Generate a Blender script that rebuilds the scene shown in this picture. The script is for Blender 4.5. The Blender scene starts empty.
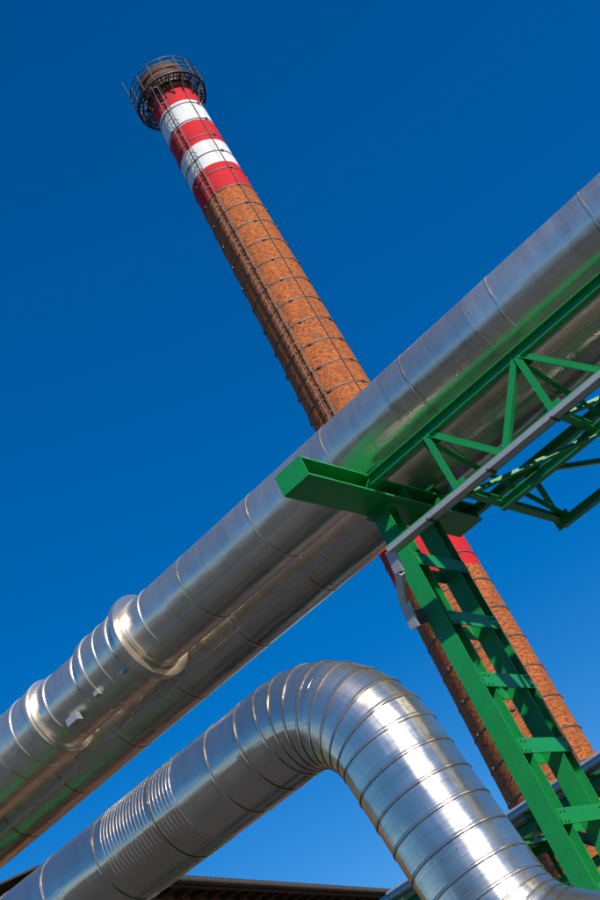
import bpy, bmesh, math, random
from mathutils import Vector, Matrix
random.seed(4)
S=bpy.context.scene
S.view_settings.view_transform='Standard'; S.view_settings.look='None'; S.view_settings.exposure=0
CZ=1.7
# ---------------- helpers
def V(*a): return Vector(a)
def newmat(name):
    m=bpy.data.materials.new(name); m.use_nodes=True
    nt=m.node_tree; b=nt.nodes['Principled BSDF']; return m,nt,b
class NB:
    def __init__(s,nt): s.nt=nt
    def n(s,t,**k):
        x=s.nt.nodes.new(t)
        for a,b in k.items(): setattr(x,a,b)
        return x
    def l(s,a,b): s.nt.links.new(a,b)
    def math(s,op,a,b=None,c=None):
        x=s.n('ShaderNodeMath',operation=op)
        for i,v in enumerate((a,b,c)):
            if v is None: continue
            if isinstance(v,(int,float)): x.inputs[i].default_value=v
            else: s.l(v,x.inputs[i])
        return x.outputs[0]
    def ramp(s,fac,stops):
        r=s.n('ShaderNodeValToRGB'); s.l(fac,r.inputs[0])
        e=r.color_ramp.elements
        while len(e)<len(stops): e.new(.5)
        for i,(p,c) in enumerate(stops):
            e[i].position=p; e[i].color=(c[0],c[1],c[2],1)
        return r.outputs[0]
    def noise(s,vec,scale,detail=3,rough=.5):
        x=s.n('ShaderNodeTexNoise'); x.inputs['Scale'].default_value=scale
        x.inputs['Detail'].default_value=detail; x.inputs['Roughness'].default_value=rough
        if vec is not None: s.l(vec,x.inputs['Vector'])
        return x.outputs['Fac']
    def mix(s,fac,a,b,mode='MIX'):
        x=s.n('ShaderNodeMix',data_type='RGBA',blend_type=mode)
        if isinstance(fac,(int,float)): x.inputs[0].default_value=fac
        else: s.l(fac,x.inputs[0])
        for i,v in ((6,a),(7,b)):
            if isinstance(v,tuple): x.inputs[i].default_value=(*v,1)
            else: s.l(v,x.inputs[i])
        return x.outputs[2]
    def bump(s,h,strength,dist,prev=None):
        x=s.n('ShaderNodeBump'); x.inputs['Strength'].default_value=strength; x.inputs['Distance'].default_value=dist
        s.l(h,x.inputs['Height'])
        if prev is not None: s.l(prev,x.inputs['Normal'])
        return x.outputs[0]

def mat_cladding(name,base=(.84,.745,.61),rough=.29,seg=1.55,off=0.0,seam=.86,metal=.88,dent=.32,longi=.35):
    m,nt,b=newmat(name); N=NB(nt)
    uv=N.n('ShaderNodeUVMap'); sep=N.n('ShaderNodeSeparateXYZ'); N.l(uv.outputs[0],sep.inputs[0])
    s,w=sep.outputs[0],sep.outputs[1]
    tc=N.n('ShaderNodeTexCoord').outputs['Object']
    idx=N.math('FLOOR',N.math('DIVIDE',N.math('SUBTRACT',s,off),seg))
    wn=N.n('ShaderNodeTexWhiteNoise',noise_dimensions='1D'); N.l(idx,wn.inputs['W'])
    var=wn.outputs['Value']
    cmb=N.n('ShaderNodeCombineXYZ'); N.l(N.math('MULTIPLY',s,45),cmb.inputs[0]); N.l(N.math('MULTIPLY',w,2.5),cmb.inputs[1])
    streak=N.noise(cmb.outputs[0],1.0,3,.6)
    cm2=N.n('ShaderNodeCombineXYZ'); N.l(N.math('MULTIPLY',s,3),cm2.inputs[0]); N.l(N.math('MULTIPLY',w,5),cm2.inputs[1])
    blot=N.noise(cm2.outputs[0],1.3,5,.6)
    # flat facets left by the rolling of each sheet: long, per-sheet undulation
    cm3=N.n('ShaderNodeCombineXYZ'); N.l(N.math('MULTIPLY',s,.7),cm3.inputs[0]); N.l(N.math('MULTIPLY',w,15),cm3.inputs[1]); N.l(N.math('MULTIPLY',idx,7.3),cm3.inputs[2])
    lon=N.noise(cm3.outputs[0],1.0,2,.5)
    val=N.math('ADD',N.math('MULTIPLY',var,.20),N.math('ADD',N.math('MULTIPLY',streak,.36),N.math('MULTIPLY',blot,.38)))
    val=N.math('ADD',val,.52)
    cc=N.n('ShaderNodeVectorMath',operation='SCALE'); cc.inputs[0].default_value=base; N.l(val,cc.inputs['Scale'])
    dw=N.math('ABSOLUTE',N.math('SUBTRACT',w,seam))
    line=N.math('LESS_THAN',dw,.0014)
    fr=N.math('SUBTRACT',N.math('FRACT',N.math('DIVIDE',s,.16)),.5)
    dx=N.math('MULTIPLY',fr,.16); dy=N.math('MULTIPLY',N.math('SUBTRACT',dw,.006),3.5)
    d=N.math('SQRT',N.math('ADD',N.math('MULTIPLY',dx,dx),N.math('MULTIPLY',dy,dy)))
    riv=N.math('LESS_THAN',d,.009)
    fs=N.math('MULTIPLY',N.math('FRACT',N.math('DIVIDE',N.math('SUBTRACT',s,off),seg)),seg)
    dx2=N.math('SUBTRACT',fs,.055)
    dy2=N.math('MULTIPLY',N.math('SUBTRACT',N.math('FRACT',N.math('MULTIPLY',w,20)),.5),3.5/20)
    d2=N.math('SQRT',N.math('ADD',N.math('MULTIPLY',dx2,dx2),N.math('MULTIPLY',dy2,dy2)))
    riv2=N.math('LESS_THAN',d2,.008)
    dk=N.math('MINIMUM',N.math('ADD',N.math('ADD',line,riv),riv2),1)
    c=N.mix(N.math('MULTIPLY',dk,.7),cc.outputs[0],(.05,.05,.05))
    N.l(c,b.inputs['Base Color'])
    b.inputs['Metallic'].default_value=metal
    r=N.math('ADD',N.math('MULTIPLY',streak,.10),N.math('ADD',N.math('MULTIPLY',blot,.14),N.math('MULTIPLY',var,.06)))
    N.l(N.math('ADD',r,rough-.14),b.inputs['Roughness'])
    b0=N.bump(lon,longi,.035)
    b1=N.bump(N.noise(tc,1.4,2,.4),dent,.05,b0)
    b2=N.bump(streak,.10,.01,b1)
    b3=N.bump(blot,.10,.02,b2)
    N.l(b3,b.inputs['Normal'])
    return m
def mat_paint(name,c1,c2,rough=.42,dirt=.35,scale=3):
    m,nt,b=newmat(name); N=NB(nt); tc=N.n('ShaderNodeTexCoord').outputs['Object']
    n=N.noise(tc,scale,5,.65); n2=N.noise(tc,scale*9,4,.6)
    c=N.mix(n,c1,c2)
    f=N.ramp(n2,[(.45,(0,0,0)),(.75,(dirt,dirt,dirt))])
    c=N.mix(f,c,(.05,.045,.03))
    n3=N.noise(tc,scale*4,6,.75)
    c=N.mix(N.ramp(n3,[(.66,(0,0,0)),(.72,(.7,.7,.7))]),c,(.10,.035,.015))
    N.l(c,b.inputs['Base Color']); b.inputs['Roughness'].default_value=rough
    N.l(N.bump(n2,.15,.006),b.inputs['Normal'])
    return m
def mat_brick(name,ca,cb,mortar,paint=None,wear=.45,bw=.24,bh=.08):
    m,nt,b=newmat(name); N=NB(nt)
    uv=N.n('ShaderNodeUVMap').outputs[0]
    br=N.n('ShaderNodeTexBrick'); N.l(uv,br.inputs['Vector'])
    br.inputs['Scale'].default_value=1; br.inputs['Brick Width'].default_value=bw; br.inputs['Row Height'].default_value=bh
    br.inputs['Mortar Size'].default_value=.007; br.inputs['Bias'].default_value=0
    br.inputs['Color1'].default_value=(*ca,1); br.inputs['Color2'].default_value=(*cb,1); br.inputs['Mortar'].default_value=(*mortar,1)
    sc=N.n('ShaderNodeMapping'); sc.inputs['Scale'].default_value=(1,2.2,1); N.l(uv,sc.inputs['Vector'])
    uv2=sc.outputs[0]
    sc3=N.n('ShaderNodeMapping'); sc3.inputs['Scale'].default_value=(2.2,.22,1); N.l(uv,sc3.inputs['Vector'])
    soot=N.noise(sc3.outputs[0],1.0,5,.65)
    big=N.noise(uv,.45,5,.6); mid=N.noise(uv2,4.5,4,.85); sp=N.noise(uv2,8,3,.8)
    c=N.mix(N.ramp(mid,[(.40,(.97,.97,.97)),(.52,(0,0,0))]),br.outputs[0],(ca[0]*.08,ca[1]*.11,ca[2]*.4))
    c=N.mix(N.ramp(sp,[(.60,(0,0,0)),(.68,(.4,.4,.4))]),c,(ca[0]*1.1,ca[1]*1.8,ca[2]*3))
    c=N.mix(N.ramp(big,[(.42,(0,0,0)),(.72,(.5,.5,.5))]),c,(ca[0]*.42,ca[1]*.38,ca[2]*.5))
    if paint:
        f=N.ramp(N.noise(uv,3.5,6,.75),[(wear-.14,(.3,.3,.3)),(wear,(1,1,1))])
        pc=N.mix(big,paint,tuple(x*.8 for x in paint))
        c=N.mix(f,c,pc)
    c=N.mix(N.ramp(soot,[(.50,(0,0,0)),(.72,(.45,.45,.45))]),c,(.07,.04,.025))
    N.l(c,b.inputs['Base Color']); b.inputs['Roughness'].default_value=.85
    N.l(N.bump(br.outputs['Fac'],.4,-.015,N.bump(mid,.35,.02)),b.inputs['Normal'])
    return m
def mat_plain(name,c,rough=.6,metal=0,scale=6,amt=.3):
    m,nt,b=newmat(name); N=NB(nt); tc=N.n('ShaderNodeTexCoord').outputs['Object']
    n=N.noise(tc,scale,5,.65)
    N.l(N.mix(n,tuple(x*(1-amt) for x in c),tuple(min(1,x*(1+amt)) for x in c)),b.inputs['Base Color'])
    b.inputs['Roughness'].default_value=rough; b.inputs['Metallic'].default_value=metal
    N.l(N.bump(n,.2,.01),b.inputs['Normal'])
    return m

def empty(name,loc=(0,0,0)):
    e=bpy.data.objects.new(name,None); e.location=loc; S.collection.objects.link(e); return e
def obj(name,bm,mats,parent=None,recalc=True):
    if recalc: bmesh.ops.recalc_face_normals(bm,faces=bm.faces)
    me=bpy.data.meshes.new(name); bm.to_mesh(me); bm.free()
    for m in mats: me.materials.append(m)
    o=bpy.data.objects.new(name,me); S.collection.objects.link(o)
    if parent: o.parent=parent
    return o
def prof(bm,pr,p0,p1,up=V(0,0,1),mi=0):
    p0=Vector(p0);p1=Vector(p1);d=(p1-p0).normalized()
    if abs(d.dot(up))>.99: up=V(1,0,0)
    sd=d.cross(up).normalized(); u=sd.cross(d)
    a=[bm.verts.new(p0+sd*x+u*y) for x,y in pr]; b=[bm.verts.new(p1+sd*x+u*y) for x,y in pr]
    n=len(pr)
    fs=[bm.faces.new((a[i],a[(i+1)%n],b[(i+1)%n],b[i])) for i in range(n)]
    fs+= [bm.faces.new(a[::-1]),bm.faces.new(b)]
    for f in fs: f.material_index=mi
def I(w,h,tf,tw):
    return [(-w/2,-h/2),(w/2,-h/2),(w/2,-h/2+tf),(tw/2,-h/2+tf),(tw/2,h/2-tf),(w/2,h/2-tf),(w/2,h/2),(-w/2,h/2),(-w/2,h/2-tf),(-tw/2,h/2-tf),(-tw/2,-h/2+tf),(-w/2,-h/2+tf)]
def L(a,t): return [(-a/2,-a/2),(a/2,-a/2),(a/2,-a/2+t),(-a/2+t,-a/2+t),(-a/2+t,a/2),(-a/2,a/2)]
def B(w,h): return [(-w/2,-h/2),(w/2,-h/2),(w/2,h/2),(-w/2,h/2)]
def circ(r,n=10): return [(r*math.cos(2*math.pi*i/n),r*math.sin(2*math.pi*i/n)) for i in range(n)]
def rod(bm,p0,p1,r,n=8,mi=0): prof(bm,circ(r,n),p0,p1,mi=mi)
def ring(bm,c,R,w,h,n=64,mi=0,inner=None):
    vs=[]
    for i in range(n):
        a=2*math.pi*i/n; row=[]
        for rr,zz in ((R-w/2,-h/2),(R+w/2,-h/2),(R+w/2,h/2),(R-w/2,h/2)):
            row.append(bm.verts.new((c[0]+rr*math.cos(a),c[1]+rr*math.sin(a),c[2]+zz)))
        vs.append(row)
    for i in range(n):
        j=(i+1)%n
        for k in range(4):
            f=bm.faces.new((vs[i][k],vs[j][k],vs[j][(k+1)%4],vs[i][(k+1)%4])); f.material_index=mi
class Path:
    def __init__(s,pts,R):
        s.seg=[];pts=[Vector(p) for p in pts];cur=pts[0];s.len=0;s.arcs=[]
        for i in range(1,len(pts)):
            if i<len(pts)-1:
                d1=(pts[i]-pts[i-1]).normalized(); d2=(pts[i+1]-pts[i]).normalized()
                th=d1.angle(d2); t=R*math.tan(th/2); e=pts[i]-d1*t
                s.line(cur,e); nrm=(d2-d1*d1.dot(d2)).normalized()
                s.seg.append(('a',s.len,R*th,e,d1,nrm,R)); s.arcs.append((s.len,s.len+R*th)); s.len+=R*th
                cur=pts[i]+d2*t
            else: s.line(cur,pts[i])
    def line(s,a,b):
        l=(b-a).length; s.seg.append(('l',s.len,l,a,(b-a)/l)); s.len+=l
    def ev(s,t):
        for g in s.seg:
            if t<=g[1]+g[2]+1e-6: break
        x=t-g[1]
        if g[0]=='l': return g[3]+g[4]*x, g[4]
        th=x/g[6]
        return g[3]+g[4]*(g[6]*math.sin(th))+g[5]*(g[6]*(1-math.cos(th))), g[4]*math.cos(th)+g[5]*math.sin(th)
def sweep(bm,path,samples,n=96,ref=V(0,0,1)):
    uvl=bm.loops.layers.uv.verify()
    rows=[];u=None
    for s,r,sh in samples:
        p,t=path.ev(s)
        if u is None: u=(ref-t*ref.dot(t)).normalized()
        else: u=(u-t*u.dot(t)).normalized()
        w=t.cross(u)
        rows.append([bm.verts.new(p+(u*math.cos(2*math.pi*i/n)+w*math.sin(2*math.pi*i/n))*r) for i in range(n)])
    for k in range(len(rows)-1):
        a,b=rows[k],rows[k+1]
        for i in range(n):
            j=(i+1)%n
            f=bm.faces.new((a[i],b[i],b[j],a[j])); f.smooth=True
            s0,s1=samples[k][0],samples[k+1][0]
            for lp,uvv in zip(f.loops,((s0,i/n),(s1,i/n),(s1,(i+1)/n),(s0,(i+1)/n))): lp[uvl].uv=uvv
    for k,(s,r,sh) in enumerate(samples):
        if sh:
            for i in range(n):
                e=bm.edges.get((rows[k][i],rows[k][(i+1)%n]))
                if e: e.smooth=False
def cladding(name,path,r,rings,mats,parent,steps=(),lip=.007,lw=.030,extra=(),n=96):
    """overlapping sheet joints: each ring is a shallow swage with a dark undercut"""
    sm=[]; ev=[('r',x) for x in rings]+[('s',s,nr) for s,nr in steps]+[('m',x) for x in extra]
    ev.sort(key=lambda e:e[1]); cur=r; sm.append((0,cur,True))
    for e in ev:
        x=e[1]
        if e[0]=='r': sm+=[(x-lw,cur,True),(x-lw+.010,cur+lip,False),(x-.002,cur+lip,True),(x-.001,cur-.016,True),(x+.011,cur-.016,True),(x+.012,cur,True)]
        elif e[0]=='s': sm+=[(x,cur,True),(x+.006,e[2],True)]; cur=e[2]
        else: sm.append((x,cur,False))
    sm.append((path.len,cur,True))
    bm=bmesh.new(); sweep(bm,path,sm,n); return obj(name,bm,mats,parent,recalc=False)

# ---------------- materials
M_cl=mat_cladding('aluminium_cladding')
M_cl2=mat_cladding('aluminium_cladding_lower',base=(.66,.59,.50),rough=.25,metal=.95,dent=.4,longi=.55)
M_el=mat_cladding('aluminium_cladding_bend',base=(.76,.675,.55),rough=.22,seg=1.05,seam=.80,metal=.93,dent=.28,longi=.45)
M_green=mat_paint('green_steel_paint',(.008,.32,.070),(.005,.23,.050),.42,.25)
M_galv=mat_plain('galvanised_steel',(.50,.49,.46),.45,.5,8,.2)
M_steel=mat_plain('dark_weathered_steel',(.075,.065,.06),.6,.3,5,.4)
M_hoop=mat_plain('weathered_hoop_steel',(.13,.11,.095),.6,.2,5,.4)
M_lag=mat_plain('small_pipe_cladding',(.74,.68,.58),.36,.75,5,.15)
M_brick=mat_brick('chimney_brick',(.74,.19,.020),(.48,.095,.012),(.26,.10,.04))
M_crown=mat_brick('chimney_crown_brick',(.22,.075,.025),(.15,.05,.02),(.12,.08,.05))
M_red=mat_brick('chimney_red_paint',(.45,.16,.05),(.36,.11,.03),(.3,.2,.13),paint=(.68,.006,.014),wear=.40)
M_white=mat_brick('chimney_white_paint',(.45,.16,.05),(.36,.11,.03),(.3,.2,.13),paint=(.84,.83,.80),wear=.42)
M_bwall=mat_brick('factory_brick',(.40,.17,.05),(.30,.11,.035),(.3,.24,.17),bw=.25,bh=.08)
M_roof=mat_plain('factory_roof_sheet',(.075,.05,.035),.7,0,3,.5)
M_glass=mat_plain('window_glass',(.03,.04,.05),.08,0,1,.1)
M_ground=mat_plain('yard_asphalt',(.05,.05,.05),.9,0,.6,.35)

# ---------------- pipe-rack frame (a = metres along the rack, p = metres across, h = above eye level)
O=V(-6.93,18.65,0); D=V(.8838,-.4679,0); P=V(.4679,.8838,0)
def W(a,p,h): return O+D*a+P*p+V(0,0,h+CZ)

# ---------------- overhead insulated pipes
R1=.575
A0,A1=-9,24
def straight(p,h,a0=A0,a1=A1): return Path([W(a0,p,h),W(a1,p,h)],1)
e=empty('insulated_overhead_pipe')
pth=straight(0,8.0)
js=[a-A0 for a in [x*1.55+.73 for x in range(-6,15)] if a<1.2 or a>4.3]
cladding('cladding',pth,.64,[j for j in js],[M_cl],e,
   steps=[(1.75-A0,R1),(2.90-A0,.645),(3.93-A0,.735),(4.04-A0,R1)],extra=[1.70-A0])
bm=bmesh.new()
for a,r,w in ((3.06,.658,.05),(3.40,.654,.03),(3.72,.658,.05),(1.66,.665,.07),(1.2,.65,.04),(2.02,.588,.04),(2.75,.588,.04),(4.12,.60,.05),(4.45,.585,.03)):
    pp=Path([W(a-w/2,0,8),W(a+w/2,0,8)],1); sweep(bm,pp,[(0,r-.04,True),(.001,r,True),(w-.001,r,True),(w,r-.04,True)],96)
obj('clamp_bands',bm,[M_lag],e,False)
bm=bmesh.new()
prof(bm,B(.20,.12),W(2.25,-.40,7.50),W(2.50,-.40,7.50))
for a in (3.06,3.72): prof(bm,B(.09,.07),W(a-.04,-.50,7.54),W(a+.06,-.50,7.54))
obj('clips',bm,[M_galv],e)
e=empty('insulated_overhead_pipe')
pth=straight(1.48,7.90)
cladding('cladding',pth,.55,[a-A0 for a in [x*1.55+.2 for x in range(-5,15)]],[M_cl2],e)
for nm,p,h,r,a1_ in (('small_service_pipe',.72,7.43,.04,8.1),):
    pt=straight(p,h,A0,a1_); cladding(nm,pt,r,[x*1.2+.4 for x in range(0,14)],[M_lag],None,n=24,lip=.006)

# ---------------- green steel pipe rack
def rack(a):
    e=empty('green_pipe_rack_support')
    bm=bmesh.new(); ab=a+.09
    prof(bm,I(.46,.30,.028,.03),W(ab,-1.92,7.19),W(ab,2.28,7.19))
    prof(bm,B(.46,.012),W(ab,-1.926,7.04),W(ab,-1.926,7.34),up=P)
    for p in (-.45,.35,1.25,2.24):
        for sd in (-1,1): prof(bm,B(.014,.24),W(ab+sd*.018,p,7.19),W(ab+sd*.225,p,7.19))
    obj('cross_beam',bm,[M_green],e)
    bm=bmesh.new(); ac=a-.0
    for p in (.08,1.14):
        prof(bm,I(.26,.27,.02,.018),W(ac,p,-CZ+.03),W(ac,p,6.99),up=P)
        prof(bm,B(.5,.5),W(ac,p,-CZ+.0),W(ac,p,-CZ+.03),up=P)
        prof(bm,B(.40,.40),W(ac+.02,p,6.99),W(ac+.02,p,7.04),up=P)
    obj('columns',bm,[M_green],e)
    bm=bmesh.new()
    h=-1.2
    while h<6.8:
        for sd in (-1,1):
            prof(bm,B(.016,.20),W(ac+sd*.142,-.03,h),W(ac+sd*.142,1.25,h))
            for pp in (.03,.13,1.09,1.19):
                for dh in (-.06,.06): prof(bm,circ(.016,6),W(ac+sd*.15,pp,h+dh),W(ac+sd*.168,pp,h+dh))
        h+=.92
    obj('batten_plates',bm,[M_green],e)
    bm=bmesh.new()
    for p in (0,1.48):
        for da in (-.1,.1): prof(bm,B(.02,.12),W(a+da,p-.30,7.42),W(a+da,p+.30,7.42))
        prof(bm,B(.26,.015),W(a,p-.36,7.349),W(a,p+.36,7.349))
    obj('pipe_saddles',bm,[M_green],e)
    return e
AC=8.50
rk=rack(AC); rack(AC-12.5); rack(AC+12.2)

# truss bridge running on from the rack
e=empty('green_truss_bridge')
bm=bmesh.new(); a0=AC+.22; a1=AC+11.9
prof(bm,I(.13,.15,.016,.014),W(a0+.1,-.5,7.21),W(a1,-.5,7.21))
prof(bm,I(.12,.14,.016,.014),W(a0+.1,2.21,7.19),W(a1,2.21,7.19))
prof(bm,I(.12,.12,.014,.012),W(a0+1.1,.48,6.2),W(a1,.48,6.2))
prof(bm,I(.12,.12,.014,.012),W(a0+1.1,2.25,6.2),W(a1,2.25,6.2))
prof(bm,I(.12,.12,.014,.012),W(a0-.1,-.6,6.2),W(a1,-.6,6.2))
obj('chords',bm,[M_green],e)
bm=bmesh.new(); nodes=[AC+1.35+1.55*i for i in range(7)]
for i,a in enumerate(nodes):
    prof(bm,I(.10,.10,.012,.01),W(a,-.54,6.27),W(a,2.19,6.27-.0))
    for p in (-.55,2.25): prof(bm,L(.09,.012),W(a,p,6.26),W(a,p,7.14),up=D)
    b=a+1.55
    prof(bm,L(.085,.012),W(a+.05,-.56,7.14),W(a+.75,-.57,6.26))
    prof(bm,L(.085,.012),W(b-.05,-.54,7.14),W(a+.78,-.55,6.26))
    prof(bm,L(.085,.012),W(a+.05,2.26,7.12),W(b,2.27,6.26))
    prof(bm,L(.075,.011),W(a,-.5,7.06),W(a+.1,2.2,6.3))
    prof(bm,L(.075,.011),W(a,-.6,6.155),W(b,.45,6.155))
    for p,h in ((-.5,7.12),(-.58,6.27),(2.25,7.12),(2.25,6.27)):
        prof(bm,B(.012,.22),W(a-.13,p+.05,h),W(a+.13,p+.05,h))
obj('web_members',bm,[M_green],e)

# galvanised cable tray along the truss, stepping down onto the column
e=empty('galvanised_cable_tray')
bm=bmesh.new()
pts=[W(a1,-.72,6.14),W(AC+.20,-.72,6.14),W(AC+.14,-.66,5.86),W(AC-.16,-.34,5.66),W(AC-.22,-.28,5.3)]
for i in range(len(pts)-1):
    prof(bm,B(.13,.06) if i else B(.16,.07),pts[i],pts[i+1],up=V(0,0,1) if i<1 else -P)
obj('tray',bm,[M_galv],e)
bm=bmesh.new()
for i in range(12): prof(bm,B(.03,.02),W(AC+.9+i,-.83,6.10),W(AC+.9+i,-.60,6.10))
prof(bm,B(.20,.03),W(AC-.22,-.30,5.42),W(AC-.1,-.10,5.42),up=P)
obj('brackets',bm,[M_steel],e)

# ---------------- large bent pipe in front
e=empty('insulated_bent_pipe')
C=V(-.72,12.3,4.27+CZ); dn=(D*.16+V(0,0,-1)).normalized()
C2=C+dn*3.1
pts=[C-D*16,C,C2,C2+(D*1.0+P*.1+V(0,0,-.70)).normalized()*3.5]
pb=Path(pts,1.02)
rg=[]; 
arc=pb.arcs[0]; ng=8
for i in range(ng+1): rg.append(arc[0]+(arc[1]-arc[0])*i/ng)
x=arc[0]-.32
rg.append(x); x-=.5
while x>.5:
    rg.append(x); x-=1.02
arc2=pb.arcs[1]
for i in range(5): rg.append(arc2[0]+(arc2[1]-arc2[0])*i/4)
x=arc[1]+.31
while x<arc2[0]-.15: rg.append(x); x+=.31
x=arc2[1]+.5
while x<pb.len-.3: rg.append(x); x+=.5
cladding('cladding',pb,.565,sorted(rg),[M_el],e,lip=.009,lw=.03)
bm=bmesh.new()
x=arc[0]-1.45
for i in range(22):
    s=x-i*.06
    p,t=pb.ev(s); pp=Path([p,p+t*.02],1); sweep(bm,pp,[(0,.56,True),(.003,.572,True),(.011,.572,True),(.014,.56,True)],96)
obj('ribs',bm,[M_el],e,False)
bm=bmesh.new(); q=C-D*12
prof(bm,I(.3,.3,.02,.02),V(q.x,q.y,0),V(q.x,q.y,q.z-.6),up=D)
prof(bm,B(.9,.05),V(q.x,q.y,q.z-.6)-P*.5,V(q.x,q.y,q.z-.6)+P*.5)
obj('support_post',bm,[M_green],e)

# ---------------- low service rack behind the columns
e=empty('low_service_pipe_rack')
def W2(a,p,h): return V(1.85,19.9,0)+D*a+P*p+V(0,0,h+CZ)
for i,(p,h,r) in enumerate(((0,4.0,.17),(.55,4.0,.12),(-.45,3.95,.09),(1.1,4.0,.2))):
    cladding('pipe_%d'%(i+1),Path([W2(-4.6,p,h-.2),W2(14,p,h-.2)],1),r,[x*1.1+.3 for x in range(16)],[M_lag],e,n=32,lip=.006)
bm=bmesh.new()
for p in (-.7,1.5):
    prof(bm,I(.14,.16,.016,.014),W2(-4.6,p,3.45),W2(14,p,3.45))
    prof(bm,I(.12,.14,.016,.014),W2(-4.6,p,2.5),W2(14,p,2.5))
for i in range(17):
    a=-4.4+i*1.1
    prof(bm,I(.1,.12,.012,.01),W2(a,-.9,3.58),W2(a,1.7,3.58))
    for p in (-.7,1.5):
        prof(bm,L(.09,.012),W2(a,p,3.38),W2(a+1.1*(i%2),p,2.56))
        prof(bm,L(.08,.012),W2(a,p+.02,3.37),W2(a+.9,p+.02,2.57))
for a in (-4.5,1.2,7,13):
    for p in (-.7,1.5): prof(bm,I(.2,.2,.018,.016),W2(a,p,-CZ),W2(a,p,3.35),up=D)
obj('frame',bm,[M_green],e)

# ---------------- brick chimney
CX,CY=2.83,50.0
def cr(h): return 2.21-.0153*h
e=empty('brick_chimney')
bm=bmesh.new(); uvl=bm.loops.layers.uv.verify(); n=96
bands=[(-1.7,0),(19.2,0),(23.0,1),(25.0,2),(27,1),(44.6,0),(46.5,1),(48.4,2),(50.2,1),(52.0,2),(53.3,1),(53.5,3)]
hs=[]
for i in range(1,len(bands)):
    lo,hi=bands[i-1][0],bands[i][0]; k=max(1,int((hi-lo)/1.5))
    for j in range(k): hs.append((lo+(hi-lo)*j/k,bands[i][1]))
hs.append((53.5,3))
prof_r=[(h,cr(h),m) for h,m in hs]
prof_r+=[(53.6,cr(54)+.10,3),(54.0,cr(54)+.10,3),(54.15,cr(54)+.02,3),(55.0,cr(54)-.03,3),(55.12,cr(54)+.07,3),(55.5,cr(54)+.07,3),(55.55,cr(54)-.1,3),(55.5,cr(54)-.38,3),(52.5,cr(54)-.4,3)]
rows=[[bm.verts.new((r*math.cos(2*math.pi*i/n),r*math.sin(2*math.pi*i/n),h+CZ)) for i in range(n)] for h,r,m in prof_r]
for k in range(len(rows)-1):
    for i in range(n):
        j=(i+1)%n; f=bm.faces.new((rows[k][i],rows[k][j],rows[k+1][j],rows[k+1][i])); f.smooth= k<len(hs)-1
        f.material_index=prof_r[k][2]
        for lp,(uu,vv) in zip(f.loops,((i,k),(i+1,k),(i+1,k+1),(i,k+1))): lp[uvl].uv=(uu/n*11.04,prof_r[vv][0])
o=obj('shaft',bm,[M_brick,M_red,M_white,M_crown],e,False); o.location=(CX,CY,0)
bm=bmesh.new()
h=1.0
while h<53:
    ring(bm,(0,0,h+CZ),cr(h)+.012,.03,.06,72); 
    for a in (-40,-130,80,170):
        a=math.radians(a+h*3); r=cr(h)+.03
        prof(bm,B(.09,.11),(r*math.cos(a)-.08*math.sin(a),r*math.sin(a)+.08*math.cos(a),h+CZ),(r*math.cos(a)+.08*math.sin(a),r*math.sin(a)-.08*math.cos(a),h+CZ))
    h+=1.45
o=obj('steel_hoops',bm,[M_hoop],e); o.location=(CX,CY,0)
bm=bmesh.new(); phi=math.radians(-112)
er=V(math.cos(phi),math.sin(phi),0); et=V(-math.sin(phi),math.cos(phi),0)
def lp(h,t,o): return er*(cr(h)+o)+et*t+V(0,0,h+CZ)
for t in (-.21,.21): prof(bm,B(.04,.04),lp(2,t,.18),lp(53.6,t,.18))
h=2
while h<53.5: prof(bm,B(.022,.022),lp(h,-.21,.18),lp(h,.21,.18)); h+=.35
h=4
while h<53.5:
    q=[lp(h,.33*math.cos(x),.2+.5*math.sin(x)) for x in [math.pi*i/8 for i in range(9)]]
    for i in range(8): prof(bm,B(.022,.035),q[i],q[i+1])
    for t in (-.21,.21): prof(bm,B(.03,.03),lp(h,t,0),lp(h,t,.18))
    h+=1.45
for x in (.2,.5,.8): 
    x*=math.pi; prof(bm,B(.022,.022),lp(4,.33*math.cos(x),.2+.5*math.sin(x)),lp(53.5,.33*math.cos(x),.2+.5*math.sin(x)))
for aa in (-55,60):
    x=math.radians(aa); d=V(math.cos(x),math.sin(x),0)
    rod(bm,d*(cr(0)+.05)+V(0,0,CZ),d*(cr(53)+.05)+V(0,0,53+CZ),.02,6)
o=obj('ladder',bm,[M_hoop],e); o.location=(CX,CY,0)
bm=bmesh.new(); z0=53.7+CZ; Ri=cr(54)+.12; Ro=2.12
for rr in (Ri+.05,Ri+.3,Ri+.52,Ro-.04): ring(bm,(0,0,z0),rr,.07,.08,64)
for i in range(48):
    a=2*math.pi*i/48; d=V(math.cos(a),math.sin(a),0)
    prof(bm,B(.05,.05),d*Ri+V(0,0,z0+.06),d*Ro+V(0,0,z0+.06))
for i in range(16):
    a=2*math.pi*(i+.5)/16; d=V(math.cos(a),math.sin(a),0)
    prof(bm,B(.07,.07),d*(cr(52.8)+.01)+V(0,0,z0-1.0),d*(Ro-.05)+V(0,0,z0-.02))
    prof(bm,B(.08,.10),d*(cr(54))+V(0,0,z0-.06),d*(Ro)+V(0,0,z0-.06))
    prof(bm,B(.055,.055),d*Ro+V(0,0,z0-.05),d*Ro+V(0,0,z0+1.35))
for dz in (.15,.55,.95,1.35): ring(bm,(0,0,z0+dz),Ro,.045,.06,64)
for i in (3,):
    a=2*math.pi*(i+.3)/6; d=V(math.cos(a),math.sin(a),0)
    rod(bm,d*Ro+V(0,0,z0+.5),d*(Ro+.1)+V(0,0,z0+2.6),.025,6)
o=obj('platform',bm,[M_steel],e); o.location=(CX,CY,0)

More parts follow.
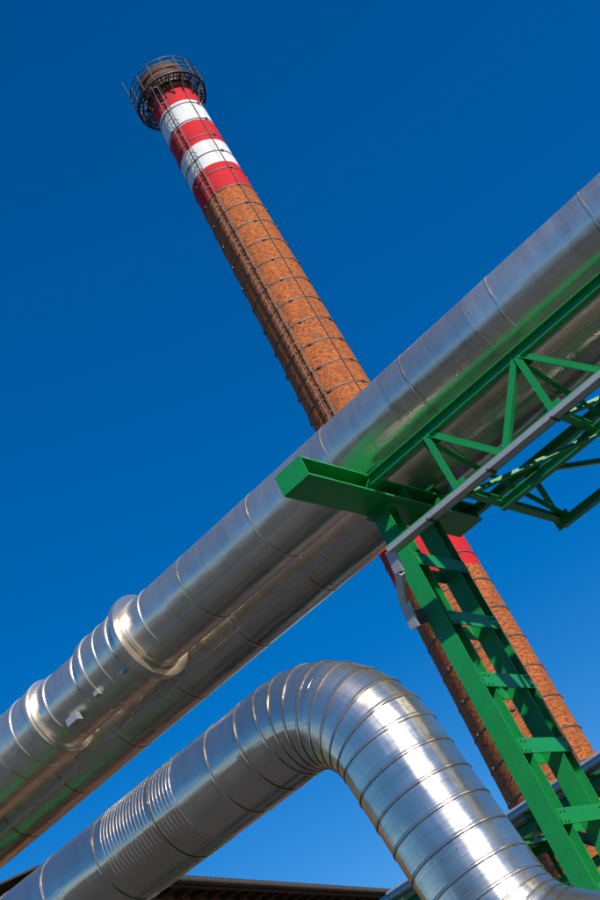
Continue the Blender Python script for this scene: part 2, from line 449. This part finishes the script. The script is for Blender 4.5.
# ---------------- factory buildings
def factory(c0,c1,side,Hh,wd,nz,nw):
    e=empty('factory_building')
    bd=(c1-c0).normalized(); bn=V(-bd.y,bd.x,0)*side; ln=(c1-c0).length
    def Q(a,b,z): return c0+bd*a+bn*b+V(0,0,z)
    def quad(bm,p,uvs=None):
        f=bm.faces.new([bm.verts.new(x) for x in p]); 
        if uvs:
            l=bm.loops.layers.uv.verify()
            for k,q in zip(f.loops,uvs): k[l].uv=q
    bm=bmesh.new()
    quad(bm,[Q(0,0,0),Q(ln,0,0),Q(ln,0,Hh),Q(0,0,Hh)],[(0,0),(ln,0),(ln,Hh),(0,Hh)])
    quad(bm,[Q(0,wd,0),Q(0,0,0),Q(0,0,Hh),Q(0,wd,Hh)],[(0,0),(wd,0),(wd,Hh),(0,Hh)])
    quad(bm,[Q(ln,0,0),Q(ln,wd,0),Q(ln,wd,Hh),Q(ln,0,Hh)],[(0,0),(wd,0),(wd,Hh),(0,Hh)])
    quad(bm,[Q(ln,wd,0),Q(0,wd,0),Q(0,wd,Hh),Q(ln,wd,Hh)],[(0,0),(ln,0),(ln,Hh),(0,Hh)])
    obj('walls',bm,[M_bwall],e,False)
    bm=bmesh.new(); i=0
    while i*3.2+1.5<ln: 
        prof(bm,B(.4,.14),Q(i*3.2+.2,-.07,.0),Q(i*3.2+.2,-.07,Hh-.3),up=bn); i+=1
    obj('pilasters',bm,[M_roof],e)
    bm=bmesh.new(); bg=bmesh.new()
    for k in range(nw):
        a=1.1+k*3.2
        for z in nz:
            prof(bg,B(.04,1.8),Q(a,-.04,z+.9),Q(a+1.7,-.04,z+.9))
            for zz in (z,z+.6,z+1.2,z+1.8): prof(bm,B(.09,.07),Q(a-.04,-.06,zz),Q(a+1.74,-.06,zz))
            for aa in (a,a+.57,a+1.13,a+1.7): prof(bm,B(.07,.10),Q(aa,-.062,z+.03),Q(aa,-.062,z+1.77),up=bn)
    obj('window_frames',bm,[M_steel],e); obj('window_glass',bg,[M_glass],e)
    bm=bmesh.new()
    prof(bm,B(.9,.10),Q(-.5,-.1,Hh+.05),Q(ln+.5,-.1,Hh+.05))
    prof(bm,B(.10,.30),Q(-.5,-.60,Hh+.02),Q(ln+.5,-.60,Hh+.02))
    for k in range(int(ln/.9)): prof(bm,B(.12,.14),Q(k*.9,-.5,Hh-.075),Q(k*.9,-.02,Hh-.075))
    prof(bm,circ(.09,12),Q(-.5,-.74,Hh+.0),Q(ln+.5,-.74,Hh+.0))
    obj('eaves',bm,[M_roof],e)
    bm=bmesh.new(); rid=Hh+1.1
    for k in range(int(ln/.25)+4):
        a=-.5+k*.25
        prof(bm,B(.11,.05),Q(a,-.62,Hh+.20),Q(a,wd/2,rid+.1))
    quad(bm,[Q(-.5,-.62,Hh+.17),Q(ln+.5,-.62,Hh+.17),Q(ln+.5,wd/2,rid+.07),Q(-.5,wd/2,rid+.07)])
    quad(bm,[Q(-.5,wd/2,rid+.07),Q(ln+.5,wd/2,rid+.07),Q(ln+.5,wd+.6,Hh+.17),Q(-.5,wd+.6,Hh+.17)])
    obj('roof',bm,[M_roof],e)
factory(V(-9.95,26.6,0),V(-4.9,49.5,0),1,8.4+CZ,16,(2.2,6.4),7)
factory(V(-45,-16,0),V(50,-24,0),-1,11,18,(2,6.5),29)  # unseen hall behind the camera, added to give the pipes dark reflections

# ---------------- ground
bm=bmesh.new(); bmesh.ops.create_grid(bm,x_segments=4,y_segments=4,size=1500)
obj('ground',bm,[M_ground])

# ---------------- light
sd=V(.44,-.68,.585).normalized()
el=math.asin(sd.z); az=math.atan2(sd.x,sd.y)
w=bpy.data.worlds.new('World'); S.world=w; w.use_nodes=True; nt=w.node_tree
sky=nt.nodes.new('ShaderNodeTexSky'); sky.sky_type='NISHITA'; sky.sun_disc=False
sky.sun_elevation=el; sky.sun_rotation=az; sky.altitude=1200; sky.air_density=1.0; sky.dust_density=.0; sky.ozone_density=5
gm=nt.nodes.new('ShaderNodeGamma'); gm.inputs[1].default_value=.76
nt.links.new(sky.outputs[0],gm.inputs[0])
hs_=nt.nodes.new('ShaderNodeHueSaturation'); hs_.inputs['Saturation'].default_value=1.56; hs_.inputs['Hue'].default_value=.510; hs_.inputs['Value'].default_value=1.20
nt.links.new(gm.outputs[0],hs_.inputs['Color'])
bg=nt.nodes['Background']; nt.links.new(hs_.outputs[0],bg.inputs[0]); bg.inputs[1].default_value=.15
ld=bpy.data.lights.new('sun','SUN'); ld.energy=5.0; ld.angle=math.radians(.5); ld.color=(1,.95,.88)
lo=bpy.data.objects.new('sun',ld); S.collection.objects.link(lo); lo.rotation_euler=sd.to_track_quat('Z','Y').to_euler(); lo.location=(0,0,80)

# ---------------- camera
pit=math.radians(30); rol=math.radians(27.6)
f=V(0,math.cos(pit),math.sin(pit)); up=V(0,-math.sin(pit),math.cos(pit)); rt=V(1,0,0)
cx=rt*math.cos(rol)-up*math.sin(rol); cy=rt*math.sin(rol)+up*math.cos(rol); cz=-f
cam=bpy.data.cameras.new('camera'); co=bpy.data.objects.new('camera',cam); S.collection.objects.link(co)
m=Matrix((cx,cy,cz)).transposed().to_4x4(); m.translation=V(0,0,CZ); co.matrix_world=m
cam.sensor_fit='VERTICAL'; cam.sensor_height=36; cam.lens=48; cam.clip_end=5000; cam.clip_start=.1
S.camera=co
